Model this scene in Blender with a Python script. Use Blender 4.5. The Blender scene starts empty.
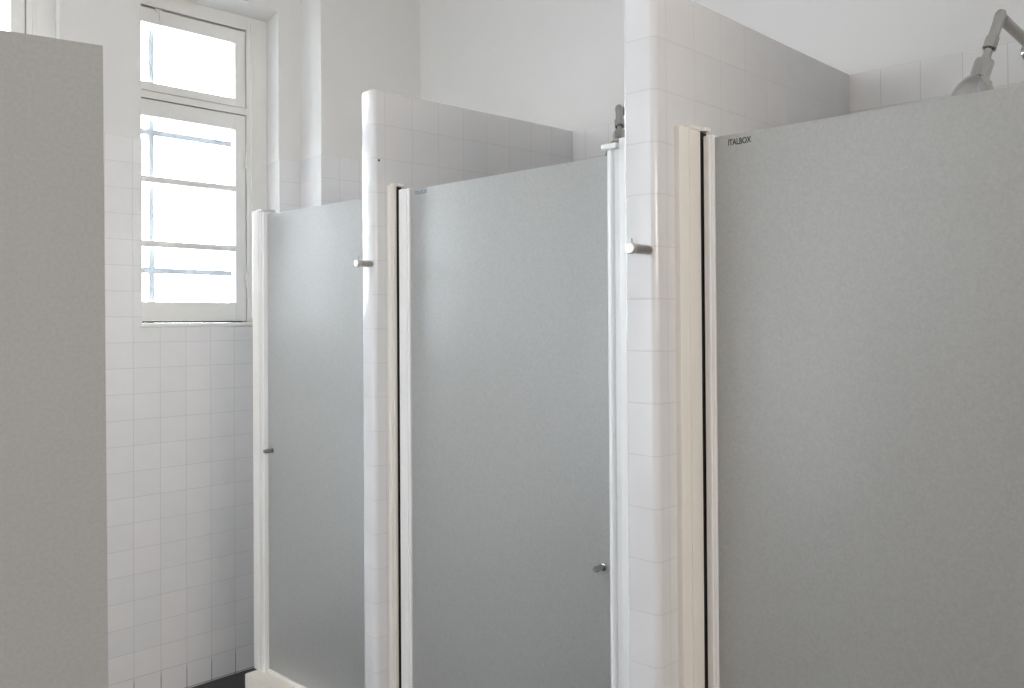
import bpy, bmesh, math, random
from mathutils import Matrix, Vector
random.seed(4)
H = 1.490                      # eye height above the floor
scene = bpy.context.scene
COL = scene.collection

# ------------------------------------------------------------------ materials
def new_mat(name):
    m = bpy.data.materials.new(name); m.use_nodes = True
    nt = m.node_tree; nt.nodes.clear()
    out = nt.nodes.new('ShaderNodeOutputMaterial')
    return m, nt, out
def nd(nt, typ, **kw):
    n = nt.nodes.new(typ)
    for k, v in kw.items():
        if k in n.inputs: n.inputs[k].default_value = v
        else: setattr(n, k, v)
    return n
def simple(name, col, rough=.5, metal=0., noise=0., nscale=40., bump=0., bscale=60., spec=.5):
    m, nt, out = new_mat(name)
    b = nd(nt, 'ShaderNodeBsdfPrincipled', Roughness=rough, Metallic=metal)
    b.inputs['Specular IOR Level'].default_value = spec
    b.inputs['Base Color'].default_value = (*col, 1)
    tc = nd(nt, 'ShaderNodeTexCoord')
    if noise:
        n = nd(nt, 'ShaderNodeTexNoise', Scale=nscale, Detail=3.)
        nt.links.new(tc.outputs['Object'], n.inputs['Vector'])
        mr = nd(nt, 'ShaderNodeMapRange'); mr.inputs['To Min'].default_value = 1-noise; mr.inputs['To Max'].default_value = 1+noise
        nt.links.new(n.outputs['Fac'], mr.inputs['Value'])
        mx = nd(nt, 'ShaderNodeMix', data_type='RGBA', blend_type='MULTIPLY'); mx.inputs['Factor'].default_value = 1
        mx.inputs['A'].default_value = (*col, 1)
        nt.links.new(mr.outputs[0], mx.inputs['B']); nt.links.new(mx.outputs['Result'], b.inputs['Base Color'])
    if bump:
        n2 = nd(nt, 'ShaderNodeTexNoise', Scale=bscale, Detail=4.)
        nt.links.new(tc.outputs['Object'], n2.inputs['Vector'])
        bp = nd(nt, 'ShaderNodeBump', Strength=bump, Distance=.01)
        nt.links.new(n2.outputs['Fac'], bp.inputs['Height']); nt.links.new(bp.outputs[0], b.inputs['Normal'])
    nt.links.new(b.outputs[0], out.inputs[0])
    return m

def tile_mat(name, c1, c2, grout, rough=.16, mortar=.012):
    """glazed square tiles; UV is in tile units"""
    m, nt, out = new_mat(name)
    uv = nd(nt, 'ShaderNodeUVMap', uv_map='UVMap')
    br = nd(nt, 'ShaderNodeTexBrick')
    br.offset = 0; br.squash = 1
    br.inputs['Scale'].default_value = 1
    br.inputs['Brick Width'].default_value = 1; br.inputs['Row Height'].default_value = 1
    br.inputs['Mortar Size'].default_value = mortar; br.inputs['Mortar Smooth'].default_value = .25
    br.inputs['Color1'].default_value = (*c1, 1); br.inputs['Color2'].default_value = (*c2, 1)
    br.inputs['Bias'].default_value = 0
    nt.links.new(uv.outputs[0], br.inputs['Vector'])
    # dirty dark joints in the lowest course
    geo = nd(nt, 'ShaderNodeNewGeometry')
    sep = nd(nt, 'ShaderNodeSeparateXYZ'); nt.links.new(geo.outputs['Position'], sep.inputs[0])
    mr = nd(nt, 'ShaderNodeMapRange'); mr.inputs['From Min'].default_value = .075; mr.inputs['From Max'].default_value = .11
    nt.links.new(sep.outputs['Z'], mr.inputs['Value'])
    gm = nd(nt, 'ShaderNodeMix', data_type='RGBA')
    gm.inputs['A'].default_value = (.03, .02, .016, 1); gm.inputs['B'].default_value = (*grout, 1)
    nt.links.new(mr.outputs[0], gm.inputs['Factor']); nt.links.new(gm.outputs['Result'], br.inputs['Mortar'])
    # joints vary: some are clean, some grey
    nz = nd(nt, 'ShaderNodeTexNoise', Scale=1.3, Detail=2.)
    nt.links.new(uv.outputs[0], nz.inputs['Vector'])
    tone = nd(nt, 'ShaderNodeMix', data_type='RGBA', blend_type='MULTIPLY'); tone.inputs['Factor'].default_value = 1
    mr2 = nd(nt, 'ShaderNodeMapRange'); mr2.inputs['To Min'].default_value = .97; mr2.inputs['To Max'].default_value = 1.03
    nt.links.new(nz.outputs['Fac'], mr2.inputs['Value'])
    nt.links.new(br.outputs['Color'], tone.inputs['A']); nt.links.new(mr2.outputs[0], tone.inputs['B'])
    b = nd(nt, 'ShaderNodeBsdfPrincipled', Roughness=rough)
    nt.links.new(tone.outputs['Result'], b.inputs['Base Color'])
    rr = nd(nt, 'ShaderNodeMapRange'); rr.inputs['To Min'].default_value = rough; rr.inputs['To Max'].default_value = .7
    nt.links.new(br.outputs['Fac'], rr.inputs['Value']); nt.links.new(rr.outputs[0], b.inputs['Roughness'])
    wob = nd(nt, 'ShaderNodeTexNoise', Scale=2.2, Detail=1.)
    nt.links.new(uv.outputs[0], wob.inputs['Vector'])
    mth = nd(nt, 'ShaderNodeMath', operation='MULTIPLY_ADD'); mth.inputs[1].default_value = -.5
    nt.links.new(br.outputs['Fac'], mth.inputs[0]); nt.links.new(wob.outputs['Fac'], mth.inputs[2])
    bp = nd(nt, 'ShaderNodeBump', Strength=.25, Distance=.004)
    nt.links.new(mth.outputs[0], bp.inputs['Height']); nt.links.new(bp.outputs[0], b.inputs['Normal'])
    nt.links.new(b.outputs[0], out.inputs[0])
    return m

def frosted(name, dif, tra, fac, rough=.36, ior=1.7):
    m, nt, out = new_mat(name)
    tc = nd(nt, 'ShaderNodeTexCoord')
    n = nd(nt, 'ShaderNodeTexNoise', Scale=190., Detail=2.)
    nt.links.new(tc.outputs['Object'], n.inputs['Vector'])
    mr = nd(nt, 'ShaderNodeMapRange'); mr.inputs['From Min'].default_value = .3; mr.inputs['From Max'].default_value = .7
    mr.inputs['To Min'].default_value = .955; mr.inputs['To Max'].default_value = 1.045
    nt.links.new(n.outputs['Fac'], mr.inputs['Value'])
    def tinted(c):
        mx = nd(nt, 'ShaderNodeMix', data_type='RGBA', blend_type='MULTIPLY'); mx.inputs['Factor'].default_value = 1
        mx.inputs['A'].default_value = (*c, 1); nt.links.new(mr.outputs[0], mx.inputs['B'])
        return mx.outputs['Result']
    b = nd(nt, 'ShaderNodeBsdfDiffuse'); nt.links.new(tinted(dif), b.inputs['Color'])
    t = nd(nt, 'ShaderNodeBsdfTranslucent'); nt.links.new(tinted(tra), t.inputs['Color'])
    mix = nd(nt, 'ShaderNodeMixShader'); mix.inputs[0].default_value = fac
    nt.links.new(b.outputs[0], mix.inputs[1]); nt.links.new(t.outputs[0], mix.inputs[2])
    g = nd(nt, 'ShaderNodeBsdfGlossy', Roughness=rough)
    fr = nd(nt, 'ShaderNodeFresnel', IOR=ior)
    coat = nd(nt, 'ShaderNodeMixShader')
    nt.links.new(fr.outputs[0], coat.inputs[0]); nt.links.new(mix.outputs[0], coat.inputs[1]); nt.links.new(g.outputs[0], coat.inputs[2])
    nt.links.new(coat.outputs[0], out.inputs[0])
    return m

def clear_glass(name):
    m, nt, out = new_mat(name)
    t = nd(nt, 'ShaderNodeBsdfTransparent'); t.inputs['Color'].default_value = (.93, .945, .95, 1)
    g = nd(nt, 'ShaderNodeBsdfGlossy', Roughness=.03)
    fr = nd(nt, 'ShaderNodeFresnel', IOR=1.45)
    mix = nd(nt, 'ShaderNodeMixShader')
    nt.links.new(fr.outputs[0], mix.inputs[0]); nt.links.new(t.outputs[0], mix.inputs[1]); nt.links.new(g.outputs[0], mix.inputs[2])
    nt.links.new(mix.outputs[0], out.inputs[0])
    return m

M = {}
M['tile'] = tile_mat('white glazed tile', (.80, .775, .765), (.765, .75, .745), (.60, .575, .56))
M['post'] = tile_mat('newer glazed tile', (.70, .69, .69), (.675, .67, .675), (.56, .545, .54))
M['paint'] = simple('white wall paint', (.71, .695, .675), .75, noise=.02, nscale=6, bump=.08, bscale=35)
M['ceil'] = simple('ceiling paint', (.78, .77, .75), .8, noise=.02)
M['floor'] = tile_mat('dark floor tile', (.028, .024, .025), (.022, .019, .021), (.012, .01, .01), rough=.35)
M['wood'] = simple('white painted wood', (.78, .765, .735), .45, noise=.02, nscale=20, bump=.05)
M['frame'] = simple('cream enamelled aluminium', (.80, .765, .715), .32, noise=.015, nscale=10)
M['white'] = simple('white enamelled aluminium', (.82, .81, .80), .3, noise=.01)
M['alu'] = simple('satin aluminium', (.62, .62, .62), .3, .85)
M['gap_shade'] = simple('black gap shade', (.012, .01, .01), .6)  # black stands for shade in the hinge gap and screw hole
M['chrome'] = simple('polished chrome', (.46, .45, .43), .09, 1.)
M['nickel'] = simple('brushed nickel', (.46, .43, .40), .38, 1., noise=.12, nscale=220)
M['cap'] = simple('pale brushed nickel', (.62, .60, .57), .5, 1.)
M['knob'] = simple('knurled steel', (.30, .285, .26), .3, 1., noise=.5, nscale=420, bump=.5, bscale=420)
M['sill'] = simple('cream curb enamel', (.74, .685, .61), .4, noise=.03)
M['frost'] = frosted('frosted glass', (.74, .73, .705), (.96, .965, .95), .64)
M['panel'] = frosted('grey matte panel', (.44, .445, .435), (.7, .7, .68), .2, .5, 1.3)
M['ink'] = simple('printed ink', (.02, .02, .02), .5)
M['paleink'] = simple('pale printed ink', (.30, .34, .42), .5)
M['glass'] = clear_glass('window glass')
M['iron'] = simple('grey painted iron', (.19, .195, .205), .5)
M['dark'] = simple('sash gap shade', (.03, .026, .022), .8)  # colour stands for the shade behind the sash edges

# ------------------------------------------------------------------ mesh tools
class MB:
    def __init__(s):
        s.bm = bmesh.new(); s.uv = s.bm.loops.layers.uv.new('UVMap')
    def prism(s, pts, z0, z1, t=1., tu=None, s0=0., v0=0., bevel_top=0., mi=0):
        """plan polygon (counter-clockwise) raised from z0 to z1; UV = (arc length - s0)/t, (z - v0)/t"""
        bm = s.bm; n = len(pts); tu = tu or t
        lo = [bm.verts.new((p[0], p[1], z0)) for p in pts]
        hi = [bm.verts.new((p[0], p[1], z1)) for p in pts]
        arc = [0.]
        for i in range(n):
            a, b = pts[i], pts[(i+1) % n]; arc.append(arc[-1] + math.hypot(b[0]-a[0], b[1]-a[1]))
        for i in range(n):
            j = (i+1) % n
            f = bm.faces.new((lo[i], lo[j], hi[j], hi[i])); f.material_index = mi
            for l, (ss, zz) in zip(f.loops, ((arc[i], z0), (arc[i+1], z0), (arc[i+1], z1), (arc[i], z1))):
                l[s.uv].uv = ((ss-s0)/tu, (zz-v0)/t)
        top = bm.faces.new(hi); bot = bm.faces.new(lo[::-1])
        for f in (top, bot):
            f.material_index = mi
            for l in f.loops: l[s.uv].uv = (l.vert.co.x/t+.5, l.vert.co.y/t+.5)
        if bevel_top:
            bmesh.ops.bevel(bm, geom=list(top.edges), offset=bevel_top, segments=4, affect='EDGES', profile=.5)
    def box(s, x0, x1, y0, y1, z0, z1, bev=0., **k):
        b0 = len(s.bm.verts)
        if bev:
            tmp = MB(); tmp.prism([(x0, y0), (x1, y0), (x1, y1), (x0, y1)], z0, z1, **k)
            bmesh.ops.bevel(tmp.bm, geom=list(tmp.bm.edges), offset=bev, segments=2, affect='EDGES', profile=.6)
            me = bpy.data.meshes.new('tmp'); tmp.bm.to_mesh(me); s.bm.from_mesh(me); bpy.data.meshes.remove(me); tmp.bm.free()
        else:
            s.prism([(x0, y0), (x1, y0), (x1, y1), (x0, y1)], z0, z1, **k)
    def lathe(s, prof, M4, seg=28):
        """prof: (r, h) pairs along local z"""
        bm = s.bm; rings = []
        for r, h in prof:
            rings.append([bm.verts.new(M4 @ Vector((r*math.cos(2*math.pi*k/seg), r*math.sin(2*math.pi*k/seg), h))) for k in range(seg)])
        for a, b in zip(rings, rings[1:]):
            for k in range(seg):
                bm.faces.new((a[k], a[(k+1) % seg], b[(k+1) % seg], b[k]))
        bm.faces.new(rings[0][::-1]); bm.faces.new(rings[-1])
    def tube(s, pts, r, seg=18):
        pts = [Vector(p) for p in pts]; bm = s.bm; rings = []
        up = Vector((0, 1, 0))
        for i, p in enumerate(pts):
            d = (pts[min(i+1, len(pts)-1)] - pts[max(i-1, 0)]).normalized()
            u = up if abs(d.dot(up)) < .9 else Vector((1, 0, 0))
            a = d.cross(u).normalized(); b = a.cross(d).normalized()
            rings.append([bm.verts.new(p + r*(math.cos(2*math.pi*k/seg)*a + math.sin(2*math.pi*k/seg)*b)) for k in range(seg)])
        for a, b in zip(rings, rings[1:]):
            for k in range(seg):
                bm.faces.new((a[k], a[(k+1) % seg], b[(k+1) % seg], b[k]))
        bm.faces.new(rings[0][::-1]); bm.faces.new(rings[-1])
    def build(s, name, mat, parent=None, smooth=40):
        bmesh.ops.recalc_face_normals(s.bm, faces=list(s.bm.faces))
        me = bpy.data.meshes.new(name); s.bm.to_mesh(me); s.bm.free()
        for m in (mat if isinstance(mat, (list, tuple)) else [mat]): me.materials.append(m)
        if smooth:
            for p in me.polygons: p.use_smooth = True
            me.set_sharp_from_angle(angle=math.radians(smooth))
        o = bpy.data.objects.new(name, me); COL.objects.link(o)
        if parent: o.parent = parent
        return o
def tag(o, label=None, cat=None, kind=None, group=None):
    if label: o['label'] = label
    if cat: o['category'] = cat
    if kind: o['kind'] = kind
    if group: o['group'] = group
    return o
def empty(name, loc=(0, 0, 0), rot=None):
    o = bpy.data.objects.new(name, None); COL.objects.link(o); o.location = loc
    if rot is not None: o.rotation_euler = rot
    o.empty_display_size = .1
    return o
def copy_tree(o, parent=None, off=None):
    c = o.copy(); COL.objects.link(c); c.parent = parent
    if off is not None: c.location = Vector(c.location) + Vector(off)
    for ch in list(o.children): copy_tree(ch, c)
    return c

def arc(cx, cy, r, a0, a1, n=8):
    return [(cx + r*math.cos(math.radians(a0+(a1-a0)*i/n)), cy + r*math.sin(math.radians(a0+(a1-a0)*i/n))) for i in range(n+1)]

# ------------------------------------------------------------------ the room shell
CEIL = 3.42
T = .101
TILE_TOP = H + .737            # tile height on the window wall
W = [(1.472, 2.0865, 1.44, 2.1315), (1.472-.919, 2.0865-.919, 1.44-.919, 2.1315-.919)]
W += [tuple(v-.919*k for v in W[0]) for k in (2, 3)]     # openings: front left/right, back left/right
Yf, Yb, Yo = 3.476, 3.66, 3.80
ROW0 = TILE_TOP            # a horizontal joint of the window wall
COL0 = 1.4355                # a vertical joint of the window wall
mb = MB()
def window_wall(pts_fn, z0, z1, top=CEIL):
    """tiled below TILE_TOP, painted (6 mm back) above"""
    if z0 < TILE_TOP:
        p = pts_fn(0.); mb.prism(p, z0, min(z1, TILE_TOP), t=T, tu=.1075, s0=COL0-p[0][0], v0=ROW0, mi=0)
    if z1 > TILE_TOP:
        p = pts_fn(.006); mb.prism(p, max(z0, TILE_TOP), z1, mi=1)
SILL_Z, HEAD_Z = H-.012, H+1.402
w1 = W[0]; wz = W[-1]
window_wall(lambda d: [(-1.6, Yf+d), (wz[0], Yf+d), (wz[2], Yb), (wz[2], Yo), (-1.6, Yo)], 0, CEIL)
for wa, wb in zip(W, W[1:]):
    window_wall(lambda d: [(wb[1], Yf+d), (wa[0], Yf+d), (wa[2], Yb), (wa[2], Yo), (wb[3], Yo), (wb[3], Yb)], 0, CEIL)
window_wall(lambda d: [(w1[1], Yf+d), (2.195+d, Yf+d), (2.161+d, 3.26+d), (2.95, 3.26+d), (2.95, Yo), (w1[3], Yo), (w1[3], Yb)], 0, CEIL)
for w in W:
    window_wall(lambda d: [(w[0], Yf+d), (w[1], Yf+d), (w[3], Yb), (w[3], Yo), (w[2], Yo), (w[2], Yb)], 0, SILL_Z)
    window_wall(lambda d: [(w[0], Yf+d), (w[1], Yf+d), (w[3], Yb), (w[3], Yo), (w[2], Yo), (w[2], Yb)], HEAD_Z, CEIL)
far = mb.build('wall_back', [M['tile'], M['paint']], smooth=0)
tag(far, 'white wall with the windows, square tiles below and paint above', 'wall', 'structure')

# wall behind the showers, tiled to a ledge at the height of the partitions
XB = 2.44
mb = MB()
BT = H + .690
mb.prism([(2.95, 3.30), (XB, 3.30), (XB, -3.6), (2.95, -3.6)], 0, BT, t=.105, s0=.02, v0=BT, mi=0)
mb.prism([(2.95, 3.30), (2.73, 3.30), (2.73, -3.6), (2.95, -3.6)], BT, CEIL, mi=1)
rw = mb.build('wall_right', [M['tile'], M['paint']], smooth=0)
tag(rw, 'long white wall behind the shower stalls carrying the shower arms', 'wall', 'structure')

# wall on the open side of the room, 
XL = -1.45
mb = MB()
LW = (1.5, 3.3, .55, 2.95)      # added unseen window for side light: y0, y1, z0, z1
def lw(y0, y1, z0, z1):
    if z0 < TILE_TOP:
        mb.prism([(XL, y0), (XL, y1), (XL-.2, y1), (XL-.2, y0)], z0, min(z1, TILE_TOP), t=T, v0=ROW0, mi=0)
    if z1 > TILE_TOP:
        mb.prism([(XL, y0), (XL, y1), (XL-.2, y1), (XL-.2, y0)], max(z0, TILE_TOP), z1, mi=1)
lw(-3.6, LW[0], 0, CEIL); lw(LW[1], Yo, 0, CEIL); lw(LW[0], LW[1], 0, LW[2]); lw(LW[0], LW[1], LW[3], CEIL)
lwo = mb.build('wall_left', [M['tile'], M['paint']], smooth=0)
tag(lwo, 'white tiled wall on the open side of the washroom', 'wall', 'structure')
mb = MB()
mb.prism([(-1.65, -3.8), (3.1, -3.8), (3.1, -3.6), (-1.65, -3.6)], 0, TILE_TOP, t=T, v0=ROW0, mi=0)
mb.prism([(-1.65, -3.8), (3.1, -3.8), (3.1, -3.6), (-1.65, -3.6)], TILE_TOP, CEIL, mi=1)
tag(mb.build('wall_front', [M['tile'], M['paint']], smooth=0), 'white tiled wall at the near end of the washroom', 'wall', 'structure')
mb = MB(); mb.box(-1.65, 3.1, -3.8, Yo, -.1, 0, t=.2)
tag(mb.build('floor', M['floor'], smooth=0), 'very dark tiled floor of the washroom', 'floor', 'structure')
mb = MB(); mb.box(-1.65, 3.1, -3.8, Yo, CEIL, CEIL+.1)
tag(mb.build('ceiling', M['ceil'], smooth=0), 'plain white ceiling above the stalls', 'ceiling', 'structure')

# ------------------------------------------------------------------ tiled partitions with rounded ends
def partition(name, x0, y0, th, x1, ztop, t, joint, label, rot=0., pivot=None, rn=.015, rf=.01):
    pts = [(x0, y0+th-rf)]
    pts = arc(x0+rf, y0+th-rf, rf, 90, 180, 8) + arc(x0+rn, y0+rn, rn, 180, 270, 10)
    front = 0.
    for a, b in zip(pts, pts[1:]): front += math.hypot(b[0]-a[0], b[1]-a[1])
    pts = pts + [(x1, y0), (x1, y0+th)]
    s0 = front + (joint - (x0+rn))     # arc length at which a joint falls
    if rot:
        c, s = math.cos(rot), math.sin(rot); px, py = pivot
        pts = [(px + c*(x-px) - s*(y-py), py + s*(x-px) + c*(y-py)) for x, y in pts]
    m = MB(); m.prism(pts, 0, ztop, t=t, s0=s0, v0=ztop, bevel_top=.006)
    o = m.build(name, M['post'], smooth=35)
    tag(o, label, 'partition', 'structure')
    return o
PZ = H + .694
p_near = partition('wall_near', 1.494, 1.043, .082, XB, PZ, .108, 1.643, 'tall white tiled partition between the near and middle shower stalls')
p_far = partition('wall_middle', 1.578, 2.1038, .066, XB+.012, PZ-.001, .1015, 1.7204, 'white tiled partition between the middle and last shower stalls', rot=-.0519, pivot=(1.616, 2.1038))
m = MB(); m.lathe([(.0035, -.001), (.0035, .0012)], Matrix.Translation((1.597, 2.1049, H+.484)) @ Matrix.Rotation(math.pi/2, 4, 'X'), 12)
hole = m.build('screw_hole', M['gap_shade'], p_far); hole['label'] = 'small black screw hole'
partition('wall_end_shade', 1.494, -.12, .092, XB, CEIL, .108, 1.643, 'white tiled end wall of the stalls, made full height to shade the near stall')  # unseen end wall, raised to the ceiling to darken the near stall

# curbs under the doors
def curb(name, y0, y1, label):
    m = MB(); m.box(1.588, 1.735, y0, y1, 0, H-1.25, bev=.008)
    tag(m.build(name, M['sill']), label, 'curb', 'structure')
curb('trim_1', 2.19, 2.895, 'cream raised curb under the door of the last stall')
curb('trim_2', 1.137, 2.098, 'cream raised curb under the middle shower door')
curb('trim_3', -.025, 1.04, 'cream raised curb under the near shower door')

# ------------------------------------------------------------------ shower doors
XD = 1.655
ZT = H + .394            # top of the glass
ZB = H - 1.243
def text_on(name, parent, body, y_left, z_base, w, h, mat, lab):
    cu = bpy.data.curves.new(name, 'FONT'); cu.body = body; cu.size = 1; cu.extrude = .0; cu.offset = .012
    cu.materials.append(mat)
    o = bpy.data.objects.new(name, cu); COL.objects.link(o)
    bpy.context.view_layer.update()
    d = o.dimensions
    sx, sy = w/d.x, h/d.y
    cu.extrude = .0002
    bpy.context.view_layer.update()
    me = bpy.data.meshes.new_from_object(o.evaluated_get(bpy.context.evaluated_depsgraph_get()))
    bpy.data.objects.remove(o); bpy.data.curves.remove(cu)
    R = Matrix(((0, 0, -1, 0), (-1, 0, 0, 0), (0, 1, 0, 0), (0, 0, 0, 1)))
    me.transform(Matrix.Translation((XD-.0006, y_left, z_base)) @ R @ Matrix.Diagonal((sx, sy, 1, 1)))
    me.name = name
    o = bpy.data.objects.new(name, me); COL.objects.link(o)
    o.parent = parent
    o['label'] = lab
    return o
def knob(parent, y, z, L=.034):
    R = Matrix.Translation((XD, y, z)) @ Matrix.Rotation(-math.pi/2, 4, 'Y')
    m = MB(); m.lathe([(.0035, -.001), (.0035, .008), (.0066, .009), (.0072, .011), (.0072, L-.003), (.006, L), (.0025, L+.0003)], R, 24)
    k = m.build('knob', M['knob'], parent); k['label'] = 'short knurled metal knob'
    m = MB(); m.lathe([(.009, -.0005), (.009, .0025), (.006, .004)], R, 24)
    m.build('rosette', M['chrome'], k)
def door(label, yL, yR, chan=(1.563, 1.645), gap=.0165, wallY=None, strike_to=None, knob_at=None, logo=None, jamb=None):
    """glass runs from yL (far, left in view) to yR (near)"""
    root = empty('shower_screen', (0, 0, 0))
    tag(root, label, 'shower door', 'thing', group='frosted shower doors along the row of stalls')
    m = MB(); m.box(XD, XD+.006, yR, yL, ZB, ZT, bev=.0012)
    g = m.build('glass_panel', M['frost'], root, smooth=30)
    if wallY is not None:       # hinge side: channel on the partition, black strip painted as the shaded gap, stile
        m = MB()
        c0, c1 = chan
        m.box(c0, c1, wallY-.013, wallY+.012, ZB-.006, H+.411, bev=.003)
        m.box(c0+.42*(c1-c0), c0+.42*(c1-c0)+.007, wallY-.0155, wallY-.012, ZB-.006, H+.41, bev=.001)
        ch = m.build('wall_channel', M['frame'], root); ch['label'] = 'cream channel fixed to the partition'
        m = MB(); m.box(c1+.001, XD+.014, wallY-.0125, wallY+.004, ZB, H+.408)
        s = m.build('gap_shade', M['gap_shade'], root, smooth=0); s['label'] = 'black strip painted as the shaded gap along the hinge'
        m = MB()
        m.box(XD-.006, XD+.016, yL-.002, wallY-gap, ZB-.005, H+.399, bev=.003)
        m.box(XD-.009, XD-.004, yL+.006, yL+.012, ZB-.005, H+.398, bev=.0015)
        m.build('hinge_stile', M['white'], root)
        m = MB()
        m.prism([(c0+.5*(c1-c0), wallY-.0135), (c1+.002, wallY-.0135), (XD-.004, wallY-.022), (XD+.016, wallY-.022), (XD+.016, wallY+.008), (c0+.5*(c1-c0), wallY+.008)], H+.4105, H+.4185)
        m.build('end_cap', M['frame'], root)
    if jamb is not None:        # the free standing jamb of the last stall
        m = MB(); m.box(XD-.02, XD+.035, yL+.026, jamb, H-1.2505, H+.409, bev=.004)
        j = m.build('jamb', M['frame'], root); j['label'] = 'wide cream jamb'
        m = MB()
        m.box(XD-.016, XD+.014, yL-.003, yL+.0265, ZB-.008, H+.404, bev=.003)
        m.box(XD-.021, XD-.014, yL+.006, yL+.011, ZB-.008, H+.404, bev=.0015)
        m.box(XD-.021, XD-.014, yL+.018, yL+.022, ZB-.008, H+.404, bev=.0015)
        m.build('hinge_stile', M['white'], root)
        m = MB(); m.box(XD-.026, XD+.03, yL-.006, yL+.028, H+.404, H+.411, bev=.002)
        m.build('end_cap', M['alu'], root)
    if strike_to is not None:   # strike side: stile with a rounded nose, then a wide filler strip
        m = MB()
        m.box(XD-.011, XD+.018, yR-.034, yR+.003, ZB-.008, H+.404, bev=.003)
        m.prism(arc(XD-.010, yR-.012, .008, 90, 270, 8), ZB-.008, H+.404)
        m.build('strike_stile', M['white'], root)
        m = MB(); m.box(XD-.024, XD+.02, yR-.034, yR+.010, H+.404, H+.4165, bev=.0025)
        m.build('end_cap', M['white'], root)
        m = MB(); m.box(XD-.012, XD+.02, strike_to, yR-.0335, ZB-.008, H+.428, bev=.003)
        f = m.build('filler_strip', M['white'], root); f['label'] = 'plain white strip beside the partition'
    m = MB(); m.box(XD-.006, XD+.013, yR, yL, ZB-.012, ZB+.006, bev=.002)
    m.build('bottom_rail', M['frame'], root)
    if knob_at: knob(root, *knob_at)
    if logo: text_on('logo', g, *logo)
    return root
door('nearest grey frosted glass shower door, ITALBOX printed in black in its top corner', 1.0032, .19, wallY=1.043, strike_to=-.025, knob_at=(.235, H-.572),
     logo=('ITALBOX', .9695, H+.3708, .0535, .0132, M['ink'], 'black printed brand lettering'))
door('middle frosted glass shower door with a knob at its lower right', 2.031, 1.283, chan=(1.626, 1.651), gap=.024, wallY=2.1020, strike_to=1.127, knob_at=(1.313, H-.585),
     logo=('ITALBOX', 2.0075, H+.3765, .053, .0115, M['paleink'], 'faint bluish printed mark'))
door('farthest frosted glass shower door beside the window, glowing pale blue at its top', 2.843, 2.225, jamb=2.913, strike_to=2.17, knob_at=(2.812, H-.4535))

# frosted panel standing open on the left of the room
pan = empty('frosted_panel', (.4916, 1.2642, 0), (0, .0055, math.radians(168.8)))
tag(pan, 'plain grey matte frosted panel standing in front of the windows, along the left edge', 'panel')
m = MB(); m.box(0, 1.86, -.005, .005, .06, H+.39, bev=.0015)
m.build('sheet', M['panel'], pan, smooth=30)
m = MB(); m.box(1.855, 1.895, -.02, .02, 0, H+.405, bev=.003)
m.build('post', M['frame'], pan)
m = MB(); m.box(.03, 1.87, -.011, .011, 0, .075, bev=.003)
m.build('bottom_rail', M['frame'], pan)

# ------------------------------------------------------------------ hooks on the partition ends
def hook(x, y, z, label, L=.06):
    r = empty('robe_hook', (x, y, z)); tag(r, label, 'hook', group='metal robe hooks on the partition ends')
    R = Matrix.Rotation(-math.pi/2, 4, 'Y')
    m = MB(); m.lathe([(.0085, -.002), (.0085, .004), (.0098, .005), (.0098, L-.0145)], R, 28)
    m.build('pin', M['nickel'], r)
    m = MB(); m.lathe([(.0098, L-.014), (.0112, L-.0135), (.0116, L-.0115), (.0116, L-.0025), (.0105, L-.0006), (.004, L)], R, 28)
    c = m.build('end_cap', M['cap'], r); c['label'] = 'bright end cap'
    m = MB(); m.lathe([(.0026, .009), (.0026, .019), (.0018, .0205)], Matrix.Translation((-L+.008, 0, 0)), 14)
    m.build('peg', M['nickel'], r)
hook(1.494, 1.0605, H+.1466, 'brushed metal robe hook on the end of the tall near partition', .068)
hook(1.5795, 2.1206, H+.175, 'brushed metal robe hook on the end of the farther partition', .056)

# ------------------------------------------------------------------ shower heads
def shower(label, y, z, d):
    r = empty('shower_fixture', (XB, y, z)); tag(r, label, 'shower head', group='chrome wall shower heads')
    ex, ez = -.284, .012              # elbow
    m = MB()
    pts = [(0.003, 0, 0), (-.12, 0, .006), (ex+.03, 0, ez-.001)]
    for k in range(9):
        a = math.radians(90 + k*(138-90)/8.)
        pts.append((ex + .02 - .034*(-math.cos(a)) , 0, ez - .034 + .034*math.sin(a)))
    m.tube(pts[:3] + [(ex+.012, 0, ez)], .0122)
    m.build('arm', M['nickel'], r)
    d = Vector(d).normalized()
    zax = d; xax = Vector((0, 1, 0)); xax = (xax - xax.dot(zax)*zax).normalized(); yax = zax.cross(xax)
    R = Matrix((xax, yax, zax)).transposed().to_4x4()
    R = Matrix.Translation((ex, 0, ez)) @ R
    m = MB(); m.lathe([(.004, -.016), (.0095, -.0135), (.0122, -.006), (.0122, .004), (.0112, .012), (.0112, .056)], R)
    m.build('drop_pipe', M['chrome'], r)
    m = MB(); m.lathe([(.0112, .050), (.0150, .052), (.0152, .078), (.0122, .0805)], R, 8)
    m.build('nut', M['chrome'], r)
    m = MB(); m.lathe([(.0095, .079), (.0088, .092), (.0110, .105), (.0190, .108), (.0205, .112), (.0205, .148), (.0225, .152), (.030, .160), (.0385, .176), (.0435, .194), (.0445, .216), (.0435, .230), (.036, .2325)], R, 36)
    hd = m.build('head', M['chrome'], r)
    m = MB(); m.lathe([(.036, .2320), (.036, .2345), (.003, .2355)], R, 36)
    m.build('spray_face', M['nickel'], hd)
    m = MB(); m.lathe([(.030, -.001), (.030, .004), (.022, .010), (.0135, .013)], Matrix.Rotation(-math.pi/2, 4, 'Y'), 32)
    m.build('flange', M['chrome'], r)
    return r
shower('chrome shower head showing above the nearest door, at the top right', .58, H+.659, (-.33, .22, -1))
shower('chrome shower pipe showing above the middle door, beside the tall partition', 1.637, H+.636, (-.10, -.080, -.17))

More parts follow.
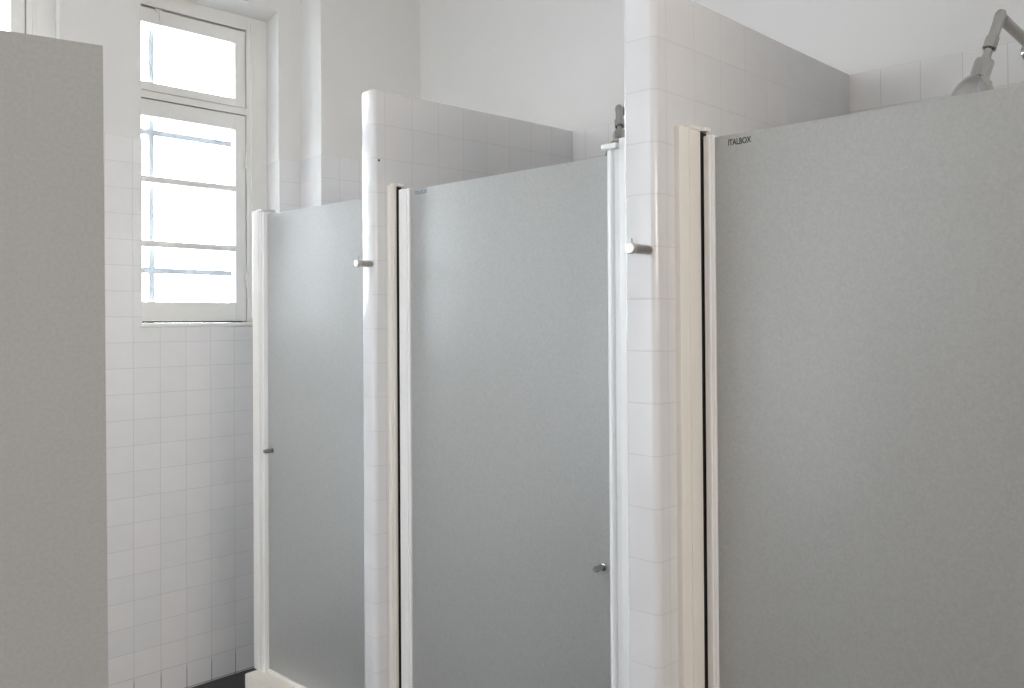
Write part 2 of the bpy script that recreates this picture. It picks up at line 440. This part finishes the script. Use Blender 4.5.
# ------------------------------------------------------------------ windows
def window(name, dx, label):
    """timber window in the reveal: fixed frame, top light, casement with two glazing bars, iron grille outside"""
    root = empty(name, (dx, 0, H)); tag(root, label, 'window', 'structure')
    L, R_ = 1.435, 2.136
    y0, y1 = Yb-.002, Yb+.075
    sL, sR = 1.497, 2.024           # sash opening
    m = MB()
    m.box(L, sL-.004, y0, y1, .0, 1.405); m.box(sR+.004, R_, y0, y1, .0, 1.405)
    m.box(sR+.024, sR+.032, y0-.006, y0+.01, .03, 1.37, bev=.002)
    m.box(sL-.004, sR+.004, y0, y1, 1.340, 1.405); m.box(sL-.004, sR+.004, y0, y1, .951, .9805)
    m.build('frame', M['wood'], root, smooth=0)
    m = MB(); m.box(L+.03, R_-.03, y0-.186, y1, -.0115, .006, bev=.004)
    m.build('sill', M['wood'], root)
        # the shaded joint round the sashes is painted by dark strips
    def sash(nm, z0, z1, g0, g1, bars):
        m = MB(); yy0, yy1 = y0+.004, y0+.044
        gl, gr = 1.545, 1.975
        m.box(sL, gl, yy0, yy1, z0, z1, bev=.002); m.box(gr, sR, yy0, yy1, z0, z1, bev=.002)
        m.box(gl-.002, gr+.002, yy0+.0005, yy1, g1, z1-.0005); m.box(gl-.002, gr+.002, yy0+.0005, yy1, z0+.0005, g0)
        s = m.build(nm, M['wood'], root, smooth=0)
        for zb in bars:
            m = MB(); m.box(gl-.003, gr+.003, yy0+.004, yy1-.004, zb-.013, zb+.013, bev=.003)
            m.build('glazing_bar', M['wood'], s)
        m = MB(); m.box(gl-.002, gr+.002, yy0+.018, yy0+.022, g0-.002, g1+.002)
        m.build('pane', M['glass'], s, smooth=0)
        return s
    up = sash('top_light', .9835, 1.332, 1.0195, 1.270, [])
    lo = sash('casement', .0125, .946, .096, .877, [.612, .340])
    m = MB()      # dark strips that paint the shade between sash and frame
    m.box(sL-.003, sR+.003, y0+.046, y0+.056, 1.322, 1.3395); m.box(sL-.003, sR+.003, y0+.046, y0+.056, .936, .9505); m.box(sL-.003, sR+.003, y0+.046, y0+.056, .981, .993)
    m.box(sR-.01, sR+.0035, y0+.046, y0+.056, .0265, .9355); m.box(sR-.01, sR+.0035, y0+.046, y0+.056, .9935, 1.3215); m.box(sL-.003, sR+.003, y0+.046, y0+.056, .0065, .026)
    rb = m.build('joint_shade', M['dark'], root, smooth=0); rb['label'] = 'dark strips painted as shade in the joint around the sashes'
    m = MB(); m.box(1.608, 1.632, y0-.004, y0+.006, 1.322, 1.334, bev=.002); m.tube([(1.62, y0-.002, 1.33), (1.62, y0-.012, 1.325), (1.622, y0-.010, 1.30), (1.628, y0-.002, 1.288)], .003, 8)
    m.build('latch', M['wood'], up)
    for z in (.742, .2):
        m = MB(); m.lathe([(.006, -.035), (.0075, -.033), (.0075, .033), (.006, .035)], Matrix.Translation((sR+.001, y0-.002, z)), 12)
        m.build('hinge', M['wood'], lo)
    g = []
    m = MB()
    for x in (1.6184, 1.999):
        m.box(x-.011, x+.011, Yo-.078, Yo-.062, -.012, 1.402)
    for z in (.822, .2305):
        m.box(1.44, 2.1315, Yo-.076, Yo-.064, z-.012, z+.012)
    gr = m.build('grille', M['iron'], root, smooth=0); gr['label'] = 'pale iron bars outside the glass'
    return root
window('window_1', 0, 'white timber window with a top light and two glazing bars')
window('window_2', -.919, 'white timber window partly hidden behind the frosted panel at the upper left')
window('window_3', -.919*2, 'white timber window hidden behind the frosted panel, second from the left end')
window('window_4', -.919*3, 'white timber window hidden behind the frosted panel, at the left end of the wall')
wl = empty('fill_window'); tag(wl, 'wide plain window added in the unseen left wall for side light', 'window', 'structure')  # added unseen opening that lets light in from the side
m = MB()
xa, xb = XL-.14, XL-.08
m.box(xa, xb, LW[0], LW[0]+.06, LW[2], LW[3]); m.box(xa, xb, LW[1]-.06, LW[1], LW[2], LW[3])
m.box(xa, xb, LW[0]+.06, LW[1]-.06, LW[2], LW[2]+.06); m.box(xa, xb, LW[0]+.06, LW[1]-.06, LW[3]-.06, LW[3])
m.box(xa, xb, 2.37, 2.43, LW[2]+.06, LW[3]-.06)
m.build('frame', M['wood'], wl, smooth=0)

# ------------------------------------------------------------------ light
world = bpy.data.worlds.new('overcast sky'); scene.world = world; world.use_nodes = True
nt = world.node_tree; nt.nodes.clear()
out = nt.nodes.new('ShaderNodeOutputWorld'); bg = nt.nodes.new('ShaderNodeBackground')
tc = nt.nodes.new('ShaderNodeTexCoord'); sp = nt.nodes.new('ShaderNodeSeparateXYZ')
mr = nt.nodes.new('ShaderNodeMapRange'); mr.interpolation_type = 'SMOOTHSTEP'
SKY_FAR, SKY_LEFT = 10.5, 1.0
mr.inputs['From Min'].default_value = -.1; mr.inputs['From Max'].default_value = .8
mr.inputs['To Min'].default_value = SKY_FAR; mr.inputs['To Max'].default_value = SKY_LEFT
neg = nt.nodes.new('ShaderNodeMath'); neg.operation = 'MULTIPLY'; neg.inputs[1].default_value = -1
nt.links.new(tc.outputs['Generated'], sp.inputs[0]); nt.links.new(sp.outputs['X'], neg.inputs[0])
nt.links.new(neg.outputs[0], mr.inputs['Value']); nt.links.new(mr.outputs[0], bg.inputs['Strength'])
bg.inputs['Color'].default_value = (.87, .935, 1.0, 1)
nt.links.new(bg.outputs[0], out.inputs[0])

def area(name, loc, target, sx, sy, power, col=(1, 1, 1), portal=False):
    l = bpy.data.lights.new(name, 'AREA'); l.shape = 'RECTANGLE'; l.size = sx; l.size_y = sy; l.energy = power; l.color = col
    if portal: l.cycles.is_portal = True
    o = bpy.data.objects.new(name, l); COL.objects.link(o); o.location = loc
    d = Vector(target) - Vector(loc)
    o.rotation_euler = d.to_track_quat('-Z', 'Y').to_euler()
    return o
for k in range(4):
    area('window_portal', (1.785-.919*k, Yo+.01, H+.7), (1.785-.919*k, 0, H+.7), .72, 1.42, 1, portal=True)
area('window_portal', (XL-.21, 2.4, 1.75), (3, 2.4, 1.75), 1.8, 2.4, 1, portal=True)  # portal of the added side window
area('rear_fill', (.2, -3.5, 2.2), (.6, 3, 1.6), 2.2, 1.0, 26, (1, .925, .84))  # added warm fill from behind the camera; no fixture there

# ------------------------------------------------------------------ camera
YAW, PITCH, ROLL = .7985, .0089, -.0065
fwd = Vector((math.sin(YAW), math.cos(YAW), 0)); rgt = Vector((math.cos(YAW), -math.sin(YAW), 0)); up = Vector((0, 0, 1))
F = fwd*math.cos(PITCH) + up*math.sin(PITCH); U = -fwd*math.sin(PITCH) + up*math.cos(PITCH)
cr, sr = math.cos(ROLL), math.sin(ROLL)
Rv = cr*rgt + sr*U; Uv = -sr*rgt + cr*U
cam = bpy.data.cameras.new('camera'); cam.sensor_width = 36; cam.lens = 36*879.49/1024; cam.shift_y = -(344-314.22)/1024; cam.clip_start = .02
co = bpy.data.objects.new('camera', cam); COL.objects.link(co)
m4 = Matrix((Rv, Uv, -F)).transposed().to_4x4(); m4.translation = Vector((0, 0, H))
co.matrix_world = m4
scene.camera = co

vs = scene.view_settings
vs.view_transform = 'Standard'; vs.look = 'None'; vs.gamma = 1; vs.use_curve_mapping = False
vs.exposure = 1.64
scene.cycles.max_bounces = 14; scene.cycles.diffuse_bounces = 9; scene.cycles.transparent_max_bounces = 12
scene.cycles.sample_clamp_indirect = 8
